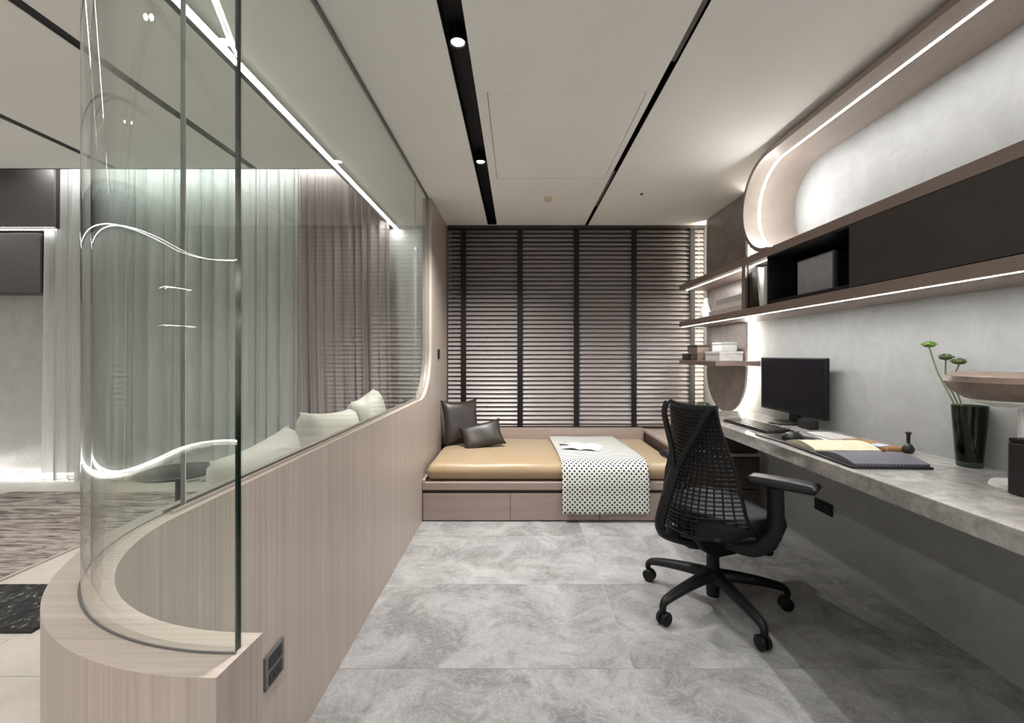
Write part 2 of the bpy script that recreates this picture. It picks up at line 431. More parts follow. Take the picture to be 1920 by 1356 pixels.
bm = bmesh.new(); box(bm, PX0 - .02, PX1 + .02, PY0 - .02, PY1 + .02, ZC + T, ZC + 0.03); mk('panel_recess', bm, 'groove', ceil)
bm = bmesh.new(); box(bm, XF, XR, YN, YB, ZC + 0.1, ZL + 0.1); mk('ceiling_void', bm, 'ceiling_paint', ceil)
# the black recessed channels
def channel(name, x0, x1, y1, label):
    bm = bmesh.new()
    box(bm, x0 - 0.008, x0, YN, y1, ZC + 0.0005, ZC + 0.07); box(bm, x1, x1 + 0.008, YN, y1, ZC + 0.0005, ZC + 0.07)
    box(bm, x0 - 0.008, x1 + 0.008, YN, y1, ZC + 0.07, ZC + 0.078); box(bm, x0, x1, y1 - 0.005, y1, ZC + 0.0005, ZC + 0.07)
    return struct(name, bm, 'black_metal', label)
channel('trim_1', SL0, SL1, 4.12, 'wide black recessed ceiling channel with spotlights')
tr2 = channel('trim_2', SR0, SR1, 4.14, 'narrow black ceiling slot with grey air vents')
for y0, y1 in ((-1.0, 1.84), (2.95, 3.65)):
    bx('air_vent', SR0 + 0.006, SR1 - 0.004, y0, y1, ZC + 0.012, ZC + 0.02, 'grey_metal', tr2)
def downlight(x, y, z, label, power=P_DOWN, group=None, spread=68, r=0.026, tilt=0.0):
    t = thing('ceiling_spotlight', label, 'spotlight', (x, y, z), group=group)
    bm = bmesh.new(); lathe(bm, [(r + .004, -0.0), (r + .010, 0.0), (r + .010, 0.045), (0.0, 0.045)], 20, (x, y, z)); mk('housing', bm, 'black_metal', t, smooth=True)
    bm = bmesh.new(); lathe(bm, [(r, 0.006), (0.0, 0.004)], 20, (x, y, z)); mk('lens', bm, 'lamp_disc', t)
    ld = bpy.data.lights.new('spot', 'SPOT'); ld.energy = power; ld.spot_size = math.radians(spread); ld.spot_blend = 1.0
    ld.shadow_soft_size = 0.03; ld.color = (1, 0.965, 0.93)
    lo = bpy.data.objects.new('spot', ld); lo.location = (x, y, z - 0.004); lo.rotation_euler = (tilt, 0, 0); COL.objects.link(lo)
    lo.parent = t; lo.matrix_parent_inverse = parent_matrix(t).inverted()
    return t
XS = (SL0 + SL1) / 2
downlight(XS, 1.734, ZC + 0.012, 'round lit spotlight in the wide black channel, nearer the camera', P_DOWN * 0.75)
downlight(XS, 2.81, ZC + 0.012, 'round lit spotlight in the wide black channel, nearer the blind', P_DOWN * 3.0, spread=108, tilt=math.radians(14))
downlight(XS, 0.66, ZC + 0.012, 'added unseen fill spotlight in the black channel above the camera')  # out-of-view lamp added as overhead fill
downlight(XS, -0.9, ZC + 0.012, 'added unseen fill spotlight in the black channel behind the camera', P_DOWN * 2.3, spread=110)  # unseen wide lamp added to lift the ambient light
downlight(XS, -2.6, ZC + 0.012, 'added unseen fill spotlight at the far end of the channel behind the camera', P_DOWN * 2.3, spread=110)  # second unseen wide lamp, added for the same ambient fill
# smoke detector and sprinkler cover
t = thing('smoke_detector', 'small cream round smoke detector on the ceiling before the blind', 'smoke detector', (0.239, 3.38, ZC))
bm = bmesh.new(); lathe(bm, [(0, -0.012), (0.055, -0.012), (0.06, 0)], 28, (0.239, 3.38, ZC)); mk('base_plate', bm, 'ceiling_paint', t, smooth=True)
bm = bmesh.new(); lathe(bm, [(0, -0.042), (0.022, -0.04), (0.03, -0.03), (0.03, -0.012)], 24, (0.239, 3.38, ZC)); mk('sensor_dome', bm, 'cream_plastic', t, smooth=True)
t = thing('ceiling_sprinkler', 'tiny dark sprinkler head on the ceiling near the stone panel', 'sprinkler', (0.94, 3.31, ZC))
bm = bmesh.new(); lathe(bm, [(0, -0.004), (0.028, -0.004), (0.03, 0)], 20, (0.94, 3.31, ZC)); mk('cover_plate', bm, 'ceiling_paint', t, smooth=True)
bm = bmesh.new(); lathe(bm, [(0, -0.014), (0.012, -0.014), (0.012, -0.004)], 16, (0.94, 3.31, ZC)); mk('nozzle', bm, 'grey_metal', t, smooth=True)

# living room ceiling with thin black slots
slots = [-2.33, -3.56]
xs = [XLW] + [v for s in sorted(slots) for v in (s - 0.034, s + 0.034)] + [XF]
YR = 3.88                      # curtain recess starts here
bm = bmesh.new()
box(bm, XLW, XF, YR, YB, ZL + 0.13, ZL + 0.15); box(bm, XLW, XF, YR - 0.015, YR, ZL, ZL + 0.13)
for a, b in zip(xs[0::2], xs[1::2]): box(bm, a, b, YN, YR, ZL, ZL + 0.02)
struct('ceiling_living', bm, 'ceiling_paint', 'higher flat ceiling of the living room')
for i, s in enumerate(sorted(slots)):
    bm = bmesh.new(); box(bm, s - 0.034, s + 0.034, YN, YR - 0.015, ZL + 0.006, ZL + 0.03)
    struct('trim_%d' % (3 + i), bm, 'black_metal', 'thin black slot in the living room ceiling')
for x, y, lb in ((-2.33, 1.4, 'tiny ceiling spotlight above the sofa side, nearer the camera'), (-2.33, 3.0, 'tiny ceiling spotlight above the round side table'),
                 (-3.56, 1.4, 'tiny ceiling spotlight above the near half of the striped rug'), (-3.56, 3.0, 'tiny ceiling spotlight above the far half of the striped rug'),
                 (-2.33, -0.8, 'added unseen ceiling spotlight behind the camera in the inner slot'), (-3.56, -0.8, 'added unseen ceiling spotlight behind the camera in the outer slot')):  # this out-of-view pair is added to light the living room
    downlight(x, y, ZL + 0.004, lb, P_LIVING, 'living room spotlights', r=0.011, spread=95)
bm = bmesh.new(); box(bm, XF - 0.022, XF, YN, YB, ZC - 0.006, ZL)
struct('trim_5', bm, 'black_metal', 'dark metal edge of the lowered ceiling')
# linear light at the edge of the lowered ceiling
t = thing('linear_light', 'long straight white light strip along the lowered ceiling edge', 'light strip', (-1.165, 1.5, ZC))
bx('light_housing', -1.185, -1.145, YN + 0.4, YB - 0.02, ZC - 0.008, ZC - 0.0005, 'white_matt', t)
bx('light_strip', -1.180, -1.154, YN + 0.4, YB - 0.02, ZC - 0.011, ZC - 0.008, 'led_ceiling', t)

# ------------------------------------------------------------------ curved glass on the partition
gp = thing('glass_partition', 'tall frameless clear glass screen with curved end on the oak partition', 'glass screen', (XG, 2.0, ZW))
GT = 0.005
def glass_pane(path_in, path_out, z0, z1, axis='z'):
    bm = bmesh.new(); fs, ends = strip_solid(bm, path_in, path_out, axis, z0, z1)
    fs = set(fs) | {ends[0]}
    for f in bm.faces: f.material_index = 0 if f in fs else 1
    for f in bm.faces: f.smooth = True
    o = mk('glass_pane', bm, None, gp, smooth=True, mats=['glass', 'glass_edge']); return o
Rg = ARC[0] - XG
pi_ = arc(ARC, Rg - GT, PI, 1.5 * PI, 64); po_ = arc(ARC, Rg + GT, PI, 1.5 * PI, 64)
pi_ = [(XG + GT, 0.915)] + pi_ + [(-0.302, pi_[-1][1])]; po_ = [(XG - GT, 0.915)] + po_ + [(-0.302, po_[-1][1])]
glass_pane(pi_, po_, ZW - 0.002, ZC)  # curved end
def flat_pane(y0, y1, poly=None):
    bm = bmesh.new()
    prism(bm, poly or [(y0, ZW - 0.002), (y1, ZW - 0.002), (y1, ZC), (y0, ZC)], 'x', XG - GT, XG + GT)
    return mk('glass_pane', bm, 'glass', gp)
flat_pane(0.918, 3.0)
flat_pane(3.003, YV, [(3.003, ZW - 0.002)] + [(YV - RC + (RC) * math.cos(a), ZW + RC + (RC) * math.sin(a)) for a in [-(PI / 2) + (PI / 2) * k / 12 for k in range(13)]][0:] + [(YV, ZC), (3.003, ZC)])
bm = bmesh.new()
strip_solid(bm, [(XG + GT + .004, YV)] + [(p[0], p[1]) for p in arc(ARC, Rg - GT - .004, PI, 1.5 * PI, 40)], [(XG - GT - .004, YV)] + arc(ARC, Rg + GT + .004, PI, 1.5 * PI, 40), 'z', ZC - 0.008, ZC - 0.0005)
mk('top_channel', bm, 'grey_metal', gp)
for y in (0.9150, 3.0002):
    bx('glazing_seal', XG - GT, XG + GT, y, y + 0.0026, ZW + 0.001, ZC - 0.009, 'light_grey_card', gp)

# ------------------------------------------------------------------ venetian blind
YBL = 4.17
vb = thing('venetian_blind', 'wide taupe venetian blind with black tapes covering the back wall', 'blind', (0.55, YBL, 0.49))
bx('head_rail', XI + 0.01, XR - 0.004, YBL - 0.03, YBL + 0.03, ZC - 0.03, ZC - 0.001, 'cabinet_brown', vb)
pitch = 0.0412; nsl = 46
bm = bmesh.new(); a = math.radians(51); hw = 0.025
for sgn in (1, -1): pass
xs0, xs1 = XI + 0.012, XR - 0.006
crown = []
for k in range(5):
    s = -hw + 2 * hw * k / 4; c = 0.0035 * (1 - (s / hw) ** 2)
    crown.append((s * math.cos(a) - c * math.sin(a), s * math.sin(a) + c * math.cos(a)))
inn = [(p[0] + 0.0012 * math.sin(a), p[1] - 0.0012 * math.cos(a)) for p in crown]
# low edge towards the room
strip_solid(bm, [(p[0], p[1]) for p in crown], inn, 'x', xs0, xs1)
slat = mk('slat', bm, 'blind_slat', vb, smooth=True, local=True)
for i in range(nsl):
    o = slat if i == 0 else copy_to(slat, vb)
    o.location = (0 - 0.55, 0, (ZC - 0.047 - i * pitch) - 0.49)
bx('bottom_rail', xs0, xs1, YBL - 0.022, YBL + 0.022, 0.478, 0.496, 'cabinet_brown', vb)
for i, (x, wd) in enumerate(((-0.509, 0.05), (0.025, 0.05), (0.559, 0.05), (1.104, 0.05), (1.658, 0.045))):
    bx('tape', x - wd / 2, x + wd / 2, YBL - 0.034, YBL - 0.031, 0.48, ZC - 0.03, 'black_metal', vb)

# ------------------------------------------------------------------ right wall: stone panel with back light
PYC, PR, PZ0 = 3.64, 0.34, 0.70
def stadium(r, n=28):
    return [(PYC + r, ZC - 0.002)] + [(PYC + r * math.cos(-PI * k / n), PZ0 + PR + r * math.sin(-PI * k / n)) for k in range(n + 1)] + [(PYC - r, ZC - 0.002)]
sp = thing('stone_cladding', 'dark taupe stone panel with rounded bottom and backlit edges', 'stone panel', (1.75, PYC, PZ0))
bm = bmesh.new(); prism(bm, stadium(PR), 'x', 1.722, 1.742); mk('stone_slab', bm, 'panel_stone', sp, smooth=True)
bm = bmesh.new(); prism(bm, stadium(PR - 0.07), 'x', 1.742, XR); mk('spacer', bm, 'white_matt', sp)
bm = bmesh.new(); strip_solid(bm, stadium(PR - 0.012), stadium(PR - 0.006), 'x', 1.744, 1.756); mk('light_strip', bm, 'led_panel', sp)

# ------------------------------------------------------------------ wall shelf unit with arch
XS0 = 1.45
un = thing('wall_shelf_unit', 'long wooden wall shelf unit with lit arch and dark cabinets above the desk', 'shelf unit', (1.6, 1.5, 1.42))
YE = -1.3
AC, AR = (2.535, 2.07), 0.29
def arch(r, n=30):
    return [(YE, AC[1] + r)] + [(AC[0] + r * math.sin(PI * k / n), AC[1] + r * math.cos(PI * k / n)) for k in range(n + 1)]
bm = bmesh.new(); strip_solid(bm, arch(AR - 0.022), arch(AR), 'x', XS0, XR); mk('arch_surround', bm, 'arch_wood', un, smooth=True)
bm = bmesh.new(); strip_solid(bm, arch(AR - 0.023), arch(AR + 0.001), 'x', XS0 - 0.003, XS0); mk('arch_edging', bm, 'shelf_wood', un, smooth=True)
bm = bmesh.new(); strip_solid(bm, arch(AR - 0.0226), arch(AR - 0.0222), 'x', 1.543, 1.556); mk('light_strip', bm, 'led_arch', un, smooth=True)
ZU0, ZU1, ZD0, ZD1 = 1.747, 1.795, 1.42, 1.468
YT = 3.92
SHP = [(XS0, YE), (XR - 0.0005, YE), (XR - 0.0005, 3.29), (1.7215, 3.29), (1.7215, YT), (XS0, YT)]
for nm, za, zb in (('upper_shelf', ZU0, ZU1), ('lower_shelf', ZD0, ZD1)):
    bm = bmesh.new(); prism(bm, SHP, 'z', za, zb); mk(nm, bm, 'shelf_wood', un, bevel=0.002)
bx('light_strip', 1.462, 1.474, YE, YT - 0.03, ZD0 - 0.0006, ZD0, 'led_shelf', un)
bx('light_strip', 1.50, 1.512, 2.57, YT - 0.03, ZU0 - 0.0006, ZU0, 'led_shelf', un)
# dark cabinets
YD, YNI = 1.918, 2.546
bx('back_panel', XR - 0.012, XR - 0.0005, YE, 2.83, ZD1, ZU0, 'black_lacquer', un)
bx('niche_floor', XS0 + 0.012, XR - 0.012, YE, YNI, ZD1, ZD1 + 0.02, 'black_lacquer', un)
bx('niche_top', XS0 + 0.004, XR - 0.012, YE, YNI, ZU0 - 0.012, ZU0, 'black_lacquer', un)
bx('side_panel', XS0 + 0.004, XR - 0.012, YNI - 0.014, YNI, ZD1, ZU0, 'black_lacquer', un)
bx('side_panel', XS0 + 0.004, XR - 0.012, YD - 0.018, YD, ZD1 + 0.02, ZU0 - 0.012, 'black_lacquer', un)
for a, b in ((1.02, YD - 0.004), (0.10, 1.016), (-0.82, 0.096)):
    bx('cabinet_door', XS0 + 0.002, XS0 + 0.02, a, b, ZD1 + 0.003, ZU0 - 0.003, 'cabinet_brown', un, bevel=0.0015)
bx('divider_panel', XS0 + 0.004, XR - 0.012, 2.79, 2.835, ZD1, ZU0, 'shelf_wood', un)
bx('slot_lining', XS0 + 0.02, XR - 0.012, 2.782, 2.79, ZD1, ZU0, 'black_lacquer', un)

# small floating shelf
fs_ = thing('floating_shelf', 'short thin wooden shelf floating across the stone panel', 'shelf', (1.6, 3.55, 1.1))
bx('shelf_board', XS0, 1.7215, 3.20, YT, 1.092, 1.128, 'shelf_wood', fs_, bevel=0.002)
bx('wall_bracket', 1.7215, XR - 0.0005, 3.20, 3.29, 1.092, 1.128, 'shelf_wood', fs_)

# ------------------------------------------------------------------ desk
XD = 1.223; ZD = 0.752; YDE = 3.30
dk = thing('stone_desk', 'long wall-mounted desk with brown-grey polished stone top', 'desk', (1.5, 1.3, 0.69))
bx('desk_top', XD, XR - 0.0005, -0.9, YDE, ZD - 0.062, ZD, 'desk_stone', dk, bevel=0.004)
bx('support_rail', XR - 0.06, XR - 0.0005, -0.9, 3.07, ZD - 0.11, ZD - 0.062, 'black_metal', dk)

# bedside cabinet
bc = thing('bedside_cabinet', 'low wooden bedside cabinet between the mattress and the right wall', 'cabinet', (1.47, 3.6, 0))
bx('cabinet_body', 1.19, XR - 0.06, 3.10, 4.13, 0.0, 0.455, 'dark_wood', bc)
bx('cabinet_top', 1.178, XR - 0.058, 3.085, 4.13, 0.455, 0.475, 'oak_along', bc, bevel=0.001)
for z0, z1 in ((0.02, 0.22), (0.23, 0.445)):
    bx('drawer', 1.20, XR - 0.07, 3.082, 3.10, z0, z1, 'dark_wood', bc, bevel=0.002)
bx('side_panel', 1.183, 1.19, 3.10, 4.13, 0.0, 0.455, 'dark_wood', bc)
bx('desk_support', 1.26, XR - 0.06, 3.12, 3.28, 0.475, ZD - 0.062, 'dark_wood', bc)

# ------------------------------------------------------------------ bed
bed = thing('platform_bed', 'built-in oak daybed platform with three drawers below the blind', 'bed', (0.26, 3.6, 0))
YF = 3.08
bx('bed_base', XI + 0.002, 1.176, YF + 0.022, 4.13, 0.0, 0.215, 'dark_wood', bed)
bx('bed_deck', XI + 0.002, 1.176, YF - 0.002, 4.06, 0.222, 0.274, 'bed_wood', bed, bevel=0.002)
dx = [XI + 0.004, -0.049, 0.579, 1.176]
for a, b in zip(dx, dx[1:]):
    bx('drawer', a + 0.0015, b - 0.0015, YF, YF + 0.021, 0.008, 0.197, 'bed_wood', bed, bevel=0.0015)
bx('back_panel', XI + 0.002, 1.176, 4.06, 4.135, 0.215, 0.487, 'bed_wood', bed, bevel=0.002)
bx('end_panel', XI + 0.002, XI + 0.02, YF - 0.002, 4.06, 0.274, 0.292, 'oak_along', bed)

def soft_box(bm, x0, x1, y0, y1, z0, z1, nx, ny, puff_top, edge):
    """cushion like box: rounded sides, domed top"""
    top = {}; bot = {}
    for i in range(nx + 1):
        for j in range(ny + 1):
            u = i / nx * 2 - 1; v = j / ny * 2 - 1
            e = max(abs(u) ** 8, abs(v) ** 8)
            x = (x0 + x1) / 2 + (x1 - x0) / 2 * u; y = (y0 + y1) / 2 + (y1 - y0) / 2 * v
            dxe = min(x - x0, x1 - x); dye = min(y - y0, y1 - y); d = min(dxe, dye)
            k = 1.0 if d >= edge else math.sqrt(max(0, 1 - (1 - d / edge) ** 2))
            wob = 0.004 * math.sin(7 * x + 3 * y) * math.sin(9 * y - 4 * x)
            zm = (z0 + z1) / 2
            top[i, j] = bm.verts.new((x, y, zm + (z1 - zm) * k + puff_top * (1 - u * u) * (1 - v * v) + wob * k))
            bot[i, j] = bm.verts.new((x, y, zm - (zm - z0) * k)) if 0 < i < nx and 0 < j < ny else top[i, j]
    for i in range(nx):
        for j in range(ny):
            bm.faces.new((top[i, j], top[i + 1, j], top[i + 1, j + 1], top[i, j + 1]))
            f = (bot[i, j], bot[i, j + 1], bot[i + 1, j + 1], bot[i + 1, j])
            if len(set(f)) == 4: bm.faces.new(f)
            elif len(set(f)) == 3: bm.faces.new(list(dict.fromkeys(f)))
bm = bmesh.new(); soft_box(bm, XI + 0.022, 1.172, 3.095, 4.055, 0.274, 0.402, 76, 48, 0.012, 0.075)
ma = mk('mattress', bm, 'satin', smooth='all'); tag(ma, 'golden brown satin mattress on the daybed platform', 'mattress')

def pillow(name, label, w_, h_, t_, loc, rot, mat, cat='pillow', group=None, pinch=0.12):
    bm = bmesh.new(); n = 16; V = {}
    for s in (1, -1):
        for i in range(n + 1):
            for j in range(n + 1):
                u = i / n * 2 - 1; v = j / n * 2 - 1
                if s == -1 and (i in (0, n) or j in (0, n)): V[s, i, j] = V[1, i, j]; continue
                q = 1 - pinch * (1 - abs(v) ** 2) * abs(u) ** 3; r = 1 - pinch * (1 - abs(u) ** 2) * abs(v) ** 3
                th = ((1 - u ** 4) * (1 - v ** 4)) ** 0.5 * (1 + 0.05 * math.sin(5 * u + 2 * v))
                V[s, i, j] = bm.verts.new((u * w_ / 2 * q, s * t_ / 2 * th, v * h_ / 2 * r + h_ / 2))
        for i in range(n):
            for j in range(n):
                f = [V[s, i, j], V[s, i + 1, j], V[s, i + 1, j + 1], V[s, i, j + 1]]
                bm.faces.new(f if s == 1 else f[::-1])
    o = mk(name, bm, mat, smooth='all'); o.location = loc; o.rotation_euler = rot
    return tag(o, label, cat, group)
pillow('cushion', 'larger dark brown leather cushion leaning in the bed corner', 0.34, 0.40, 0.13, (-0.472, 3.78, 0.392), (math.radians(-14), 0, math.radians(28)), 'leather_dark')
pillow('cushion', 'smaller dark leather cushion leaning against the larger one', 0.36, 0.23, 0.11, (-0.262, 3.60, 0.40), (math.radians(-28), math.radians(-12), math.radians(12)), 'leather_dark')

# dotted throw over the bed
def throw():
    bm = bmesh.new(); uvl = bm.loops.layers.uv.new('UVMap')
    path = [(4.03, 0.4145), (3.9, 0.4195), (3.6, 0.4235), (3.35, 0.422), (3.2, 0.416), (3.14, 0.405), (3.105, 0.385), (3.082, 0.35), (3.072, 0.31), (3.064, 0.26), (3.064, 0.2), (3.062, 0.13), (3.062, 0.062)]
    P = catmull([(0, a, b) for a, b in path], 4); nx = 24; L_ = [0.0]
    for a, b in zip(P, P[1:]): L_.append(L_[-1] + (b - a).length)
    V = {}
    for k, p in enumerate(P):
        f = k / (len(P) - 1)
        x0 = 0.285 + 0.03 * min(1, L_[k] / 0.95); x1 = 0.875 + 0.05 * min(1, L_[k] / 0.95)
        for i in range(nx + 1):
            s = i / nx; hang = max(0, L_[k] - 1.05)
            dy = 0.012 * math.sin(s * 15 + 1) * hang * 3; 
            V[k, i] = (bm.verts.new((x0 + (x1 - x0) * s, p.y - abs(dy) - 0.002, p.z + 0.002 * math.sin(s * 9 + k * .3) + 0.002)), s * 0.62, L_[k])
    for k in range(len(P) - 1):
        for i in range(nx):
            q = [V[k, i], V[k + 1, i], V[k + 1, i + 1], V[k, i + 1]]
            f = bm.faces.new([a[0] for a in q])
            for lp, a in zip(f.loops, q): lp[uvl].uv = (a[1], a[2])
    me = bpy.data.meshes.new('throw_blanket'); bm.to_mesh(me); bm.free(); me.materials.append(MATS['dotted_cloth'])
    for p in me.polygons: p.use_smooth = True
    o = bpy.data.objects.new('throw_blanket', me); COL.objects.link(o)
    md = o.modifiers.new('thickness', 'SOLIDIFY'); md.thickness = 0.006; md.offset = 1
    return tag(o, 'white throw with dark dots hanging over the bed front', 'blanket')
throw()
mg = thing('open_magazine', 'open pale magazine lying on the dotted throw', 'magazine', (0.52, 3.5, 0.4365), math.radians(-18))
for s in (1, -1):
    bm = bmesh.new(); n = 8
    A = [(s * 0.15 * k / n, 0.012 * math.sin(PI * min(1, k / n * 1.15)) + 0.001) for k in range(n + 1)]
    strip_solid(bm, A, [(a, max(0.0, b - 0.004)) for a, b in A], 'y', -0.11, 0.11)
    mk('page_block', bm, 'paper', mg, smooth=True, local=True)
pn = thing('pen', 'short dark pen lying beside the open magazine', 'pen', (0.40, 3.55, 0.441), math.radians(-25))
bm = bmesh.new(); tube(bm, [(-0.06, 0, 0), (0.05, 0, 0)], 0.005, 8); mk('barrel', bm, 'black_plastic', pn, local=True)
bm = bmesh.new(); tube(bm, [(0.05, 0, 0), (0.062, 0, 0)], [0.005, 0.001], 8); mk('tip', bm, 'silver', pn, local=True)

# ------------------------------------------------------------------ wall switch and sockets
sw = thing('light_switch', 'small black light switch on the tall oak wall end', 'switch', (XI, 3.72, 1.18))
bx('plate', XI, XI + 0.007, 3.68, 3.76, 1.14, 1.22, 'black_plastic', sw, bevel=0.002)
bx('rocker', XI + 0.007, XI + 0.010, 3.695, 3.745, 1.155, 1.205, 'dark_plastic', sw, bevel=0.001)
so = thing('wall_socket', 'dark double power socket low on the oak partition', 'socket', (XI, 1.19, 0.33))
pl_ = bx('plate', XI, XI + 0.008, 1.155, 1.245, 0.285, 0.375, 'grey_metal', so, bevel=0.002)
for z in (0.308, 0.352):
    bx('outlet_face', XI + 0.008, XI + 0.010, 1.168, 1.232, z - 0.016, z + 0.016, 'dark_plastic', pl_, bevel=0.001)
    for y in (1.19, 1.21): bx('slot', XI + 0.010, XI + 0.0105, y - 0.002, y + 0.002, z - 0.007, z + 0.007, 'black_plastic', pl_)
so = thing('desk_socket', 'black power socket on the wall below the desk', 'socket', (XR, 2.53, 0.29))
bx('plate', XR - 0.012, XR, 2.46, 2.60, 0.262, 0.328, 'black_plastic', so, bevel=0.003)
for y in (2.495, 2.565): bx('outlet_face', XR - 0.014, XR - 0.012, y - 0.022, y + 0.022, 0.275, 0.315, 'dark_plastic', so, bevel=0.001)

# ------------------------------------------------------------------ office chair (faces local +x)
ch = thing('office_chair', 'black office chair with webbed mesh back and five-star base', 'chair', (0.921, 2.06, 0), math.radians(20))
LEG0 = math.radians(136.5 - 20)
def base_leg_mesh():
    bm = bmesh.new()
    pts = catmull([(0.02, 0, 0.142), (0.10, 0, 0.138), (0.22, 0, 0.122), (0.30, 0, 0.105), (0.325, 0, 0.088), (0.328, 0, 0.066)], 4)
    rad = [0.034 - 0.018 * min(1, k / (len(pts) * 0.75)) for k in range(len(pts))]
    tube(bm, pts, rad, 10, flat=0.85); return bm
def caster_mesh():
    bm = bmesh.new()
    for s in (-1, 1):
        prof = [(0, -0.010), (0.022, -0.010), (0.029, -0.006), (0.030, 0.004), (0.026, 0.009), (0, 0.010)]
        seg = 18; rings = []
        for r, h in prof:
            if r == 0: rings.append([bm.verts.new((0.328 - 0.008, s * 0.014 + h, 0.030))])
            else: rings.append([bm.verts.new((0.328 - 0.008 + r * math.cos(2 * PI * k / seg), s * 0.014 + h, 0.030 + r * math.sin(2 * PI * k / seg))) for k in range(seg)])
        for a, b in zip(rings, rings[1:]):
            for k in range(seg):
                k2 = (k + 1) % seg
                if len(a) == 1: bm.faces.new((a[0], b[k], b[k2]))
                elif len(b) == 1: bm.faces.new((a[k], a[k2], b[0]))
                else: bm.faces.new((a[k], a[k2], b[k2], b[k]))
    tube(bm, [(0.328, 0, 0.03), (0.328, 0, 0.075)], 0.008, 8)
    return bm
leg0 = mk('base_leg', base_leg_mesh(), 'black_plastic', ch, smooth=True, local=True)
cas0 = mk('caster', caster_mesh(), 'black_plastic', leg0, smooth=True, local=True)
for k in range(5):
    ang = LEG0 + k * 2 * PI / 5
    o = leg0 if k == 0 else copy_to(leg0, ch); o.rotation_euler = (0, 0, ang)
    if k: copy_to(cas0, o)
bm = bmesh.new(); lathe(bm, [(0, 0.045), (0.028, 0.045), (0.032, 0.11), (0.045, 0.12), (0.045, 0.165), (0.028, 0.175), (0.028, 0.26), (0.02, 0.262), (0.02, 0.36), (0, 0.36)], 24)
mk('gas_column', bm, 'black_metal', ch, smooth=True, local=True)
bm = bmesh.new()
pr = [(-0.12, 0.30), (-0.05, 0.255), (0.08, 0.255), (0.16, 0.33), (0.17, 0.395), (-0.14, 0.395), (-0.16, 0.35)]
prism(bm, pr, 'y', -0.075, 0.075); mk('tilt_mechanism', bm, 'black_plastic', ch, bevel=0.012, local=True)
# seat
bm = bmesh.new(); soft_box(bm, -0.20, 0.31, -0.25, 0.25, 0.375, 0.485, 28, 28, -0.012, 0.05)
for v in bm.verts:
    if v.co.x > 0.12: v.co.z -= 0.2 * (v.co.x - 0.12) ** 2 / 0.15
    tpr = 1 - 0.12 * max(0, (v.co.x - 0.05) / 0.22) ** 2
    if v.co.x > 0.12: tpr *= math.sqrt(max(0.1, 1 - 0.75 * ((v.co.x - 0.12) / 0.19) ** 2))
    if v.co.x < 0: tpr *= math.sqrt(max(0.08, 1 - (v.co.x / 0.21) ** 2))
    v.co.y *= tpr
mk('seat', bm, 'black_plastic', ch, smooth='all', local=True)
bm = bmesh.new(); box(bm, -0.15, 0.22, -0.19, 0.19, 0.385, 0.412); mk('seat_pan', bm, 'dark_plastic', ch, bevel=0.01, local=True)
# back webbing surface
def back_pt(s, t):
    hwid = [0.245, 0.25, 0.235, 0.205, 0.175, 0.152, 0.142]
    f = t * 6; i = min(5, int(f)); hw_ = hwid[i] + (hwid[i + 1] - hwid[i]) * (f - i)
    xc = [-0.215, -0.225, -0.20, -0.165, -0.15, -0.148, -0.152]
    x = xc[i] + (xc[i + 1] - xc[i]) * (f - i)
    x += (0.17 * (1 - t) ** 1.5 + 0.03) * s * s
    z = 0.375 + 0.565 * t - 0.012 * (1 - s * s) * (t > .5) * (t - .5) + 0.035 * s * s * (1 - t)
    return Vector((x, hw_ * s, z))
bm = bmesh.new()
NVS, NHS = 19, 32
for k in range(NVS):
    s = -1 + 2 * k / (NVS - 1)
    pts = [back_pt(s * (1 + 0.0 * t), t / 22) for t in range(23)]
    tube(bm, pts, [(0.0038 + 0.0045 * min(1, max(0, (t / 22 - .35) / .4))) if k not in (0, NVS - 1) else 0.008 for t in range(23)], 5, cap=False)
for k in range(NHS):
    t = k / (NHS - 1)
    pts = [back_pt(-1 + 2 * j / 20, min(1, max(0, t + 0.014 * math.sin(j * PI)))) for j in range(21)]
    tube(bm, pts, 0.0042 + 0.005 * min(1, max(0, (t - .35) / .4)), 5, cap=False)
mk('back_webbing', bm, 'black_plastic', ch, smooth=True, local=True)
bm = bmesh.new(); tube(bm, [back_pt(-1.05 + 2.1 * j / 16, 1) + Vector((0, 0, 0.004)) for j in range(17)], 0.014, 8); mk('top_bar', bm, 'black_plastic', ch, smooth=True, local=True)
bm = bmesh.new(); tube(bm, [back_pt(-1 + 2 * j / 24, 0) for j in range(25)], 0.013, 8); mk('lower_hoop', bm, 'black_plastic', ch, smooth=True, local=True)
# Y shaped tower
bm = bmesh.new()
tube(bm, catmull([(0.0, 0, 0.30), (-0.10, 0, 0.315), (-0.20, 0, 0.345), (-0.285, 0, 0.385), (-0.30, 0, 0.43), (-0.27, 0, 0.53), (-0.215, 0, 0.66)], 5), [0.045] * 8 + [0.034] * 8 + [0.026] * 15, 10, flat=0.8)
for s in (-1, 1):
    tube(bm, catmull([(-0.22, 0, 0.64), (-0.198, s * 0.045, 0.74), (-0.185, s * 0.095, 0.83), (-0.175, s * 0.128, 0.90), (-0.15, s * 0.143, 0.945)], 5), 0.0135, 8)
mk('back_tower', bm, 'black_plastic', ch, smooth=True, local=True)
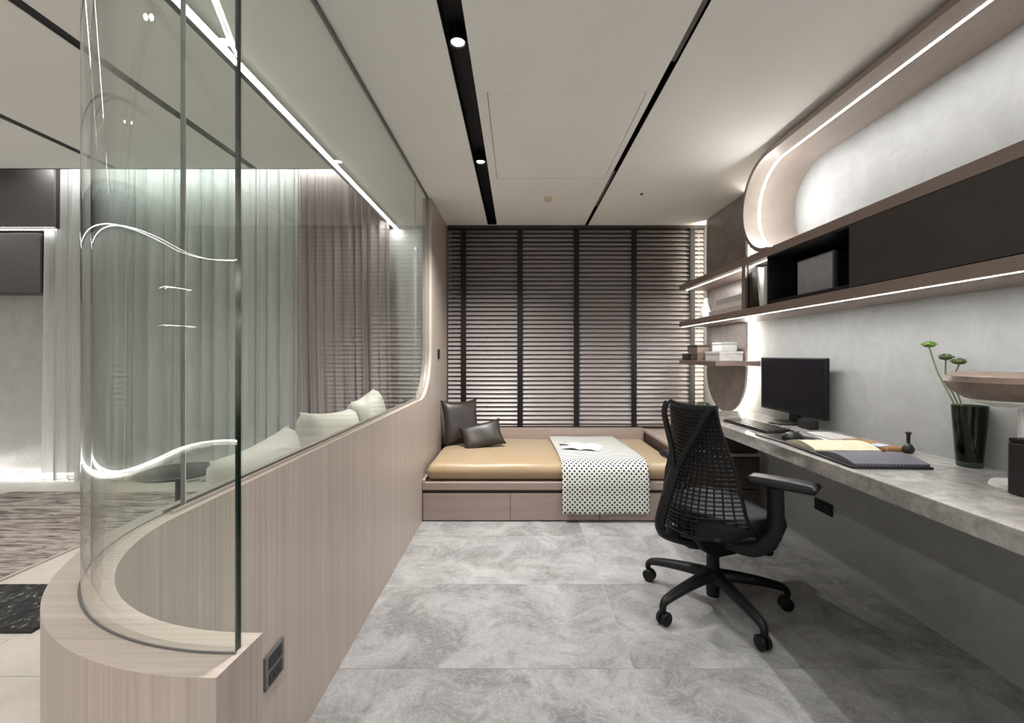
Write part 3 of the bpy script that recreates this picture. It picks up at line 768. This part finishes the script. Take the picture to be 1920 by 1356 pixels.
# arms
for s in (-1, 1):
    bm = bmesh.new()
    tube(bm, catmull([(-0.02, s * 0.10, 0.345), (0.0, s * 0.22, 0.36), (0.03, s * 0.285, 0.42), (0.045, s * 0.292, 0.50), (0.05, s * 0.285, 0.625)], 5), [0.026] * 10 + [0.022] * 11, 10, flat=1.5)
    st = mk('arm_post', bm, 'black_plastic', ch, smooth=True, local=True)
    bm = bmesh.new(); soft_box(bm, -0.12, 0.14, -0.05, 0.05, -0.02, 0.018, 24, 12, 0.004, 0.02)
    pd = mk('arm_pad', bm, 'dark_plastic', st, smooth='all', local=True)
    pd.location = (0.075, s * 0.285, 0.645); pd.rotation_euler = (0, 0, math.radians(-62 if s == -1 else -8))
bm = bmesh.new(); tube(bm, catmull([(0.10, -0.07, 0.35), (0.11, -0.13, 0.33), (0.13, -0.17, 0.295), (0.17, -0.17, 0.29), (0.18, -0.13, 0.33), (0.18, -0.07, 0.36)], 5), 0.008, 8)
mk('tilt_lever', bm, 'black_plastic', ch, smooth=True, local=True)

# ------------------------------------------------------------------ things on the desk
mo = thing('computer_monitor', 'thin black widescreen monitor standing on the desk against the wall', 'monitor', (1.66, 2.71, ZD), 0)
sh_ = bx('screen_housing', 1.688, 1.712, 2.395, 3.03, 0.812, 1.157, 'black_plastic', mo, bevel=0.004)
bx('screen', 1.6865, 1.688, 2.405, 3.02, 0.832, 1.149, 'screen', sh_)
bm = bmesh.new(); prism(bm, [(2.66, ZD + .012), (2.76, ZD + .012), (2.74, 0.95), (2.68, 0.95)], 'x', 1.712, 1.728); mk('stand_neck', bm, 'black_plastic', mo, bevel=0.003)
bm = bmesh.new(); lathe(bm, [(0, ZD + 0.014), (0.085, ZD + 0.013), (0.10, ZD + 0.006), (0.10, ZD)], 32, (1.665, 2.71, 0)); mk('stand_base', bm, 'black_plastic', mo, smooth=True)
bx('stand_block', 1.64, 1.69, 2.45, 2.56, ZD, ZD + 0.052, 'dark_plastic', mo, bevel=0.006)

kb = thing('computer_keyboard', 'black computer keyboard lying in front of the monitor', 'keyboard', (1.395, 2.56, ZD), math.radians(3))
bm = bmesh.new(); prism(bm, [(-0.075, 0), (0.075, 0), (0.075, 0.020), (-0.075, 0.010)], 'y', -0.225, 0.225); mk('keyboard_body', bm, 'black_plastic', kb, bevel=0.003, local=True)
bm = bmesh.new()
for r in range(5):
    for c in range(18):
        x = -0.06 + r * 0.027; y = -0.21 + c * 0.0238
        z = 0.0104 + (x + 0.075) * 0.0667; box(bm, x - 0.010, x + 0.010, y - 0.0095, y + 0.0095, z, z + 0.006)
ks = mk('keys', bm, 'dark_plastic', kb, local=True); ks['kind'] = 'stuff'
ms = thing('computer_mouse', 'black computer mouse beside the keyboard', 'mouse', (1.365, 2.17, ZD + 0.008), math.radians(10))
bm = bmesh.new(); bmesh.ops.create_uvsphere(bm, u_segments=20, v_segments=12, radius=1)
for v in bm.verts: v.co = Vector((v.co.x * 0.055, v.co.y * 0.033, max(0, v.co.z) * 0.036))
mk('mouse_body', bm, 'dark_plastic', ms, smooth='all', local=True)
bm = bmesh.new(); tube(bm, [(0.028, -0.004, 0.031), (0.028, 0.004, 0.031)], 0.006, 10); mk('scroll_wheel', bm, 'grey_metal', ms, local=True)
mp_ = thing('mouse_mat', 'black mat below the computer mouse', 'mouse mat', (1.36, 2.20, ZD), math.radians(4))
bx('mat_sheet', -0.095, 0.12, -0.10, 0.12, 0, 0.007, 'black_lacquer', mp_, bevel=0.002, local=True)

# open book with black cover
bk = thing('open_book', 'large open book with black cover and printed pages on the desk', 'book', (1.405, 1.855, ZD), math.radians(-3))
bx('cover', -0.145, 0.145, -0.235, 0.235, 0, 0.010, 'black_lacquer', bk, bevel=0.003, local=True)
bm = bmesh.new(); n = 12
A = [(-0.228 + 0.225 * k / n, 0.012 + 0.022 * math.sin(PI * (0.1 + 0.85 * k / n))) for k in range(n + 1)]
strip_solid(bm, A, [(a, 0.0105) for a, b in A], 'x', -0.136, 0.136); mk('page_block', bm, 'printed_page', bk, smooth=True, local=True)
bm = bmesh.new(); A = [(0.003 + 0.222 * k / n, 0.012 + 0.026 * math.sin(PI * (0.05 + 0.85 * (1 - k / n)))) for k in range(n + 1)]
strip_solid(bm, A, [(a, 0.0105) for a, b in A], 'x', -0.136, 0.136); mk('page_block', bm, 'cream_paper', bk, smooth=True, local=True)
nb = thing('orange_notebook', 'orange-brown soft notebook lying behind the open book', 'notebook', (1.64, 2.0, ZD), math.radians(7))
bx('cover', -0.05, 0.05, -0.10, 0.13, 0, 0.018, 'orange_brown', nb, bevel=0.006, local=True)
bx('page_block', -0.046, 0.0505, -0.095, 0.125, 0.004, 0.014, 'cream_paper', nb, local=True)
cd = thing('blue_white_card', 'small pale blue card on the orange notebook', 'card', (1.62, 1.96, ZD + 0.019), math.radians(20))
bx('card_sheet', -0.035, 0.035, -0.025, 0.025, -0.001, 0.002, 'blue_white', cd, local=True)
pp = thing('paper_stack', 'small loose stack of pale papers near the monitor stand', 'papers', (1.62, 2.26, ZD), math.radians(-12))
for k in range(3):
    o = bx('paper_sheet', -0.07, 0.07, -0.10, 0.10, 0.002 * k, 0.002 * k + 0.0016, ('paper', 'grey_card', 'light_grey_card')[k], pp, local=True)
    o.rotation_euler = (0, 0, 0.12 * k); o.location = (0.004 * k, 0.008 * k, 0)
bt = thing('small_bottle', 'small dark round bottle with slim neck on the desk', 'bottle', (1.69, 1.89, ZD))
bm = bmesh.new(); lathe(bm, [(0, 0.0), (0.016, 0.0), (0.022, 0.012), (0.022, 0.022), (0.014, 0.036), (0.007, 0.042), (0.006, 0.05)], 20, (1.69, 1.89, ZD)); mk('bottle_body', bm, 'black_lacquer', bt, smooth=True)
bm = bmesh.new(); lathe(bm, [(0.007, 0.05), (0.007, 0.082), (0.011, 0.083), (0.011, 0.090), (0, 0.090)], 16, (1.69, 1.89, ZD)); mk('stopper', bm, 'dark_plastic', bt, smooth=True)

# vase and flowers
VX, VY = 1.722, 1.665
va = thing('glass_vase', 'tall dark green tapered glass vase on the desk', 'vase', (VX, VY, ZD))
bm = bmesh.new(); lathe(bm, [(0, 0.0), (0.037, 0.0), (0.039, 0.01), (0.0525, 0.232), (0.050, 0.232), (0.036, 0.02), (0, 0.018)], 32, (VX, VY, ZD + 0.0005)); mk('vase_body', bm, 'glass_dark', va, smooth=True)
bm = bmesh.new(); lathe(bm, [(0, 0.022), (0.0355, 0.022), (0.0435, 0.14), (0, 0.14)], 32, (VX, VY, ZD)); mk('water', bm, 'glass_dark', va, smooth=True)
def bloom(bm, c, r):
    rnd = random.Random(int(c[0] * 1000))
    lathe(bm, [(0, -0.45 * r), (0.75 * r, -0.25 * r), (r, 0.1 * r), (0.8 * r, 0.38 * r), (0, 0.5 * r)], 14, c)
    for k in range(40):
        a = rnd.uniform(0, 2 * PI); q = rnd.uniform(0.2, 1.0); p = Vector(c) + Vector((math.cos(a) * r * q, math.sin(a) * r * q, r * (0.5 - 0.4 * q * q)))
        d = Vector((math.cos(a) * q, math.sin(a) * q, 1.1 - q)).normalized() * r * 0.28
        tube(bm, [p - d * .4, p + d], [0.14 * r, 0.05 * r], 5)
fl = [('flower_green', (1.695, 1.800, 1.216), 'tallest green button flower leaning out of the vase'),
      ('flower_dark', (1.699, 1.735, 1.165), 'middle dark green button flower in the vase'),
      ('flower_dark', (1.717, 1.700, 1.148), 'shortest dark green button flower beside the brown lamp shade')]
for i, (mt, c, lb) in enumerate(fl):
    f = thing('flower', lb, 'flower', (VX + 0.008 * (i - 1), VY, ZD + 0.03), group='green flowers in the vase')
    bm = bmesh.new(); tube(bm, catmull([(VX + 0.015 * (1 - i), VY - 0.02 + 0.01 * i, ZD + 0.03), (VX - 0.02 + 0.012 * i, VY + 0.035, ZD + 0.225), ((VX + c[0]) / 2 - 0.012, (VY + c[1]) / 2 + 0.03, (ZD + 0.235 + c[2]) / 2), (c[0], c[1], c[2] - 0.008)], 6), 0.0028, 6); mk('stem', bm, 'stem_green', f, smooth=True)
    bm = bmesh.new(); bloom(bm, c, 0.0225); mk('bloom', bm, mt, f, smooth=True)

# table lamp at the right end
LX, LY = 1.595, 1.40
la = thing('table_lamp', 'table lamp with brown dome shade and white stem at the desk end', 'lamp', (LX, LY, ZD))
bm = bmesh.new(); lathe(bm, [(0, 0.118), (0.145, 0.118), (0.163, 0.108), (0.168, 0.09), (0.155, 0.062), (0.115, 0.035), (0.06, 0.02), (0, 0.016)], 40, (LX, LY, 1.0)); mk('lamp_shade', bm, 'warm_brown_wood', la, smooth=True)
bm = bmesh.new(); lathe(bm, [(0, 0.010), (0.058, 0.012), (0.118, 0.029), (0.115, 0.034), (0.06, 0.02), (0, 0.016)], 40, (LX, LY, 1.0)); mk('shade_underside', bm, 'white_matt', la, smooth=True)
bm = bmesh.new(); tube(bm, [(LX + 0.02, LY, ZD), (LX + 0.02, LY, 1.012)], 0.009, 12); mk('stem', bm, 'white_matt', la, smooth=True)
bm = bmesh.new(); lathe(bm, [(0, 0.012), (0.07, 0.012), (0.075, 0.0)], 32, (LX + 0.02, LY, ZD)); mk('lamp_base', bm, 'white_matt', la, smooth=True)
bxo = thing('black_desk_box', 'black upright box on the desk below the lamp shade', 'box', (1.545, 1.37, ZD))
bx('box_body', 1.505, 1.60, 1.26, 1.345, ZD, ZD + 0.16, 'black_lacquer', bxo, bevel=0.006)
bx('box_lid', 1.507, 1.598, 1.262, 1.343, ZD + 0.16, ZD + 0.172, 'black_plastic', bxo, bevel=0.003)
# green glass bowl
gb = thing('glass_bowl', 'small pale green glass bowl on the far desk corner', 'bowl', (1.37, 3.22, ZD))
bm = bmesh.new(); lathe(bm, [(0, 0), (0.03, 0), (0.05, 0.025), (0.052, 0.05), (0.035, 0.07), (0.03, 0.07), (0.046, 0.048), (0.044, 0.028), (0.02, 0.008), (0, 0.008)], 28, (1.37, 3.22, ZD)); mk('bowl_body', bm, 'glass_bowl', gb, smooth=True)
bm = bmesh.new(); lathe(bm, [(0, 0.009), (0.02, 0.009), (0.043, 0.028), (0.043, 0.036), (0, 0.04)], 20, (1.37, 3.22, ZD)); mk('moss', bm, 'flower_dark', gb, smooth=True)

# ------------------------------------------------------------------ things on the shelves
hb = thing('ceramic_bottle', 'white ceramic house-shaped bottle on the lit lower shelf', 'ornament', (1.56, 3.62, ZD1))
bm = bmesh.new(); lathe(bm, [(0, 0), (0.04, 0), (0.042, 0.06), (0.018, 0.13), (0.014, 0.17), (0, 0.17)], 24, (1.56, 3.62, ZD1)); mk('bottle_body', bm, 'white_matt', hb, smooth=True)
bm = bmesh.new(); lathe(bm, [(0.016, 0.165), (0.018, 0.172), (0, 0.175)], 24, (1.56, 3.62, ZD1)); mk('rim', bm, 'white_matt', hb, smooth=True)
def flat_book(name, label, x0, x1, y0, y1, z0, z1, mat, group=None):
    b = thing(name, label, 'book', ((x0 + x1) / 2, (y0 + y1) / 2, z0), group=group); c = 0.004
    bx('cover', x0, x1, y0, y1, z0, z0 + c, mat, b); bx('cover', x0, x1, y0, y1, z1 - c, z1, mat, b)
    bx('page_block', x0 + 0.004, x1 - 0.004, y0 + 0.004, y1 - 0.001, z0 + c, z1 - c, 'paper', b)
    bx('spine', x0 - 0.001, x0 + 0.003, y0, y1, z0, z1, mat, b); return b
for k, (dz0, dz1, y0, y1, mt, lb) in enumerate(((0, 0.04, 2.90, 3.42, 'light_grey_card', 'lowest of the pale books stacked on the lit lower shelf'), (0.04, 0.075, 2.93, 3.38, 'white_matt', 'middle of the pale books stacked on the lit lower shelf'), (0.075, 0.115, 2.90, 3.30, 'light_grey_card', 'topmost of the pale books stacked on the lit lower shelf'))):
    flat_book('lying_book', lb, 1.50, 1.70, y0, y1, ZD1 + dz0, ZD1 + dz1, mt, 'stacked pale books')
def upright_book(label, y, th, h, mat, lean=0.0, x0=1.475, x1=1.66):
    b = thing('upright_book', label, 'book', (x0, y, ZD1), group='upright books in the narrow slot')
    b.rotation_euler = (lean, 0, 0)
    bx('cover', 0, x1 - x0, 0, 0.003, 0, h, mat, b, local=True); bx('cover', 0, x1 - x0, th - 0.003, th, 0, h, mat, b, local=True)
    bx('page_block', 0.004, x1 - x0 - 0.004, 0.003, th - 0.003, 0.003, h - 0.003, 'paper', b, local=True); bx('spine', -0.002, 0.002, 0, th, 0, h, mat, b, local=True)
upright_book('white upright book against the black cabinet side', 2.55, 0.028, 0.20, 'white_matt')
upright_book('pale grey upright book next to the white one', 2.582, 0.03, 0.235, 'light_grey_card')
upright_book('thin white book leaning in the narrow slot', 2.638, 0.02, 0.245, 'white_matt', math.radians(-9))
upright_book('dark upright book at the far end of the slot', 2.745, 0.03, 0.225, 'cabinet_brown')
dp = thing('display_plaque', 'grey framed plaque standing in the black cabinet niche', 'plaque', (1.56, 2.28, ZD1 + 0.02))
bx('frame', 1.555, 1.575, 2.15, 2.43, ZD1 + 0.0205, ZD1 + 0.225, 'grey_metal', dp, bevel=0.002)
bx('face', 1.553, 1.555, 2.158, 2.422, ZD1 + 0.029, ZD1 + 0.217, 'grey_card', dp)
bx('stand_foot', 1.575, 1.64, 2.25, 2.33, ZD1 + 0.0205, ZD1 + 0.03, 'grey_metal', dp)
# boxes on the floating shelf
def lidbox(name, label, x0, x1, y0, y1, z0, z1, mat, lidmat, group=None):
    b = thing(name, label, 'box', ((x0 + x1) / 2, (y0 + y1) / 2, z0), group=group); zl = z0 + (z1 - z0) * 0.72
    bx('box_body', x0 + 0.002, x1 - 0.002, y0 + 0.002, y1 - 0.002, z0, zl, mat, b, bevel=0.002)
    bx('box_lid', x0, x1, y0, y1, zl + 0.001, z1, lidmat, b, bevel=0.002)
lidbox('storage_box', 'low dark grey box on the outer end of the floating shelf', 1.46, 1.56, 3.72, 3.88, 1.1285, 1.185, 'cabinet_brown', 'cabinet_brown')
lidbox('storage_box', 'lower brown box of the pair on the floating shelf', 1.46, 1.57, 3.55, 3.70, 1.1285, 1.19, 'warm_brown_wood', 'warm_brown_wood')
lidbox('storage_box', 'upper dark brown box stacked on the brown box', 1.462, 1.568, 3.56, 3.76, 1.1905, 1.255, 'shelf_wood', 'dark_wood')
lidbox('storage_box', 'pale grey wide box on the floating shelf', 1.50, 1.68, 3.25, 3.50, 1.1285, 1.20, 'light_grey_card', 'light_grey_card')
lidbox('storage_box', 'small pale box standing on the wide grey box', 1.54, 1.66, 3.30, 3.46, 1.2005, 1.27, 'light_grey_card', 'grey_card')

# ------------------------------------------------------------------ living room
def curtain(name, label, x0, x1, y0, z0, z1, wl, amp, mat, seed, skew=0.0, parent=None):
    rnd = random.Random(seed); bm = bmesh.new(); n = int((x1 - x0) / wl * 10); rows = 7; V = {}
    ph = [rnd.uniform(-0.35, 0.35) for _ in range(int((x1 - x0) / wl) + 4)]
    am = [rnd.uniform(0.6, 1.35) for _ in ph]
    for i in range(n + 1):
        x = x0 + (x1 - x0) * i / n; q = (x - x0) / wl; k = int(q); f = q - k
        p_ = ph[k] * (1 - f) + ph[k + 1] * f; a_ = am[k] * (1 - f) + am[k + 1] * f
        for r in range(rows + 1):
            t = r / rows; g = 0.75 + 0.35 * (1 - t)
            y = y0 + amp * a_ * g * math.sin(2 * PI * (q + p_)) - 0.02 * (1 - t)
            xx = x + skew * (1 - t) ** 2 * (1 if x > (x0 + x1) / 2 else 1) + amp * 0.35 * math.sin(4 * PI * (q + p_))
            V[i, r] = bm.verts.new((xx, y, z0 + (z1 - z0) * t))
    for i in range(n):
        for r in range(rows): bm.faces.new((V[i, r], V[i + 1, r], V[i + 1, r + 1], V[i, r + 1]))
    t = thing(name, label, 'curtain', ((x0 + x1) / 2, y0, z0))
    o = mk('curtain_cloth', bm, mat, t, smooth='all')
    bx('curtain_track', x0, x1, y0 - 0.012, y0 + 0.012, z1, z1 + 0.018, 'white_matt', t)
curtain('sheer_curtain', 'wide translucent white sheer curtain with soft folds in the living room', -4.36, -1.96, 4.075, 0.015, ZL + 0.10, 0.125, 0.040, 'sheer_white', 3)
curtain('grey_drape', 'mauve grey pleated drape beside the white sheer curtain', -2.01, -1.17, 3.985, 0.015, ZL + 0.10, 0.080, 0.042, 'drape_grey', 5, 0.05)
cv = thing('curtain_cove_light', 'white light strip glowing in the ceiling recess above the curtains', 'light strip', (-3.2, YR + .01, ZL + 0.05))
bx('light_strip', -4.36, -1.25, YR + 0.008, YR + 0.016, ZL + 0.05, ZL + 0.066, 'led_cove', cv)
bx('light_housing', -4.36, -1.25, YR + 0.0005, YR + 0.008, ZL + 0.045, ZL + 0.071, 'white_matt', cv)
fl_ = thing('floor_light_strip', 'bright light strip along the floor below the marble walls', 'light strip', (-5.0, 4.0, 0))
bx('light_strip', XLW + 0.02, -4.3, YB - 0.02, YB - 0.008, 0.012, 0.026, 'led_floor', fl_)
bx('light_housing', XLW + 0.02, -4.3, YB - 0.008, YB - 0.0005, 0.001, 0.03, 'white_matt', fl_)
def round_path(d, r=2.6, y_end=YB - 0.03):
    c = (XLW + r, YN + r)
    return [(XLW + d, y_end)] + arc(c, r - d, PI, 1.5 * PI, 40) + [(-1.6, YN + d)]
bm = bmesh.new(); strip_solid(bm, round_path(0.02), round_path(0.008), 'z', 0.012, 0.030); mk('light_strip', bm, 'led_floor', fl_)
bm = bmesh.new(); strip_solid(bm, round_path(0.008), round_path(0.0005), 'z', 0.001, 0.036); mk('light_housing', bm, 'white_matt', fl_)
wc = thing('wall_cabinet', 'upper dark grey wall cabinet with light strip in the living room', 'cabinet', (-4.9, 4.1, 2.33))
bx('cabinet_body', XLW + 0.001, -4.25, 4.03, YB - 0.001, 2.34, ZL + 0.12, 'cabinet_brown', wc)
bx('cabinet_door', XLW + 0.001, -4.25, 4.01, 4.029, 2.345, ZL + 0.12, 'grey_metal', wc, bevel=0.001)
bx('light_strip', XLW + 0.3, -4.26, 4.03, 4.042, 2.325, 2.33, 'led_floor', wc)
bm = bmesh.new(); strip_solid(bm, round_path(0.24, y_end=4.0), round_path(0.002, y_end=4.0), 'z', 2.40, ZL - 0.002); mk('cabinet_body', bm, 'cabinet_brown', wc, smooth=True)
bm = bmesh.new(); strip_solid(bm, round_path(0.25, y_end=4.0), round_path(0.242, y_end=4.0), 'z', 2.392, 2.399); mk('light_strip', bm, 'led_floor', wc)
wc = thing('wall_cabinet', 'lower dark wall cabinet hanging on the living room marble wall', 'cabinet', (-4.8, 4.15, 1.74))
bx('cabinet_body', XLW + 0.001, -4.41, 4.06, YB - 0.001, 1.75, 2.30, 'cabinet_brown', wc)
bx('cabinet_door', XLW + 0.001, -4.41, 4.04, 4.059, 1.752, 2.298, 'grey_metal', wc, bevel=0.001)
rg = thing('striped_rug', 'grey brown striped woven rug on the pale living room floor', 'rug', (-3.4, 2.4, 0))
bm = bmesh.new(); box(bm, -4.3, -2.69, 0.9, 3.72, 0, 0.012); mk('rug_pile', bm, 'rug_stripe', rg, bevel=0.004)
bx('rug_binding', -2.69, -2.675, 0.9, 3.72, 0, 0.010, 'sofa_fabric', rg)
pm = thing('woven_mat', 'small black and white woven mat behind the curved partition end', 'mat', (-2.3, 2.0, 0))
bx('mat_weave', -2.62, -2.05, 1.86, 2.22, 0, 0.014, 'rug_black', pm, bevel=0.004)
bx('mat_binding', -2.62, -2.05, 1.845, 1.86, 0, 0.012, 'black_lacquer', pm)
ct = thing('round_side_table', 'round black side table standing before the sheer curtain', 'table', (-2.27, 2.93, 0))
bm = bmesh.new(); lathe(bm, [(0, 0.38), (0.225, 0.38), (0.235, 0.388), (0.235, 0.396), (0.225, 0.402), (0, 0.402)], 40, (-2.27, 2.93, 0)); mk('table_top', bm, 'table_black', ct, smooth=True)
bm = bmesh.new(); lathe(bm, [(0, 0.0), (0.15, 0.0), (0.15, 0.012), (0.02, 0.02), (0.018, 0.38), (0, 0.38)], 28, (-2.27, 2.93, 0)); mk('pedestal', bm, 'black_metal', ct, smooth=True)
sf = thing('sofa', 'low cream fabric sofa behind the oak partition in the living room', 'sofa', (-1.2, 2.7, 0))
bm = bmesh.new(); box(bm, -1.55, XO - 0.05, 1.48, 3.85, 0.10, 0.30); mk('sofa_base', bm, 'sofa_fabric', sf, bevel=0.03)
bm = bmesh.new(); box(bm, -0.93, XO - 0.04, 1.48, 3.85, 0.12, 0.70); mk('backrest', bm, 'sofa_fabric', sf, bevel=0.05, seg=4)
for y0, y1 in ((3.70, 3.88),):
    bm = bmesh.new(); box(bm, -1.53, XO - 0.05, y0, y1, 0.10, 0.58); mk('armrest', bm, 'sofa_fabric', sf, bevel=0.05, seg=4)
for y0, y1 in ((1.49, 2.22), (2.23, 2.95), (2.96, 3.69)):
    bm = bmesh.new(); soft_box(bm, -1.54, -0.94, y0, y1, 0.30, 0.47, 18, 18, 0.02, 0.05); mk('seat_cushion', bm, 'sofa_fabric', sf, smooth='all')
for x, y in ((-1.45, 1.6), (-0.85, 1.6), (-1.45, 3.7), (-0.85, 3.7)):
    bx('leg', x - 0.025, x + 0.025, y - 0.025, y + 0.025, 0, 0.10, 'black_metal', sf)
for i, (y, zt, lb) in enumerate(((1.80, 0.85, 'white sofa pillow nearest the curved glass end'), (2.42, 0.885, 'white sofa pillow in the middle of the sofa'), (3.05, 0.92, 'white sofa pillow nearest the grey drape'))):
    pillow('sofa_pillow', lb, 0.60, 0.42, 0.19, (-0.99, y, zt - 0.43), (math.radians(-10), math.radians((-3, 5, -4, 6)[i]), math.radians(90 + (4, -3, 5, -4)[i])), 'white_fabric', 'pillow', 'white pillows along the sofa back', 0.10)
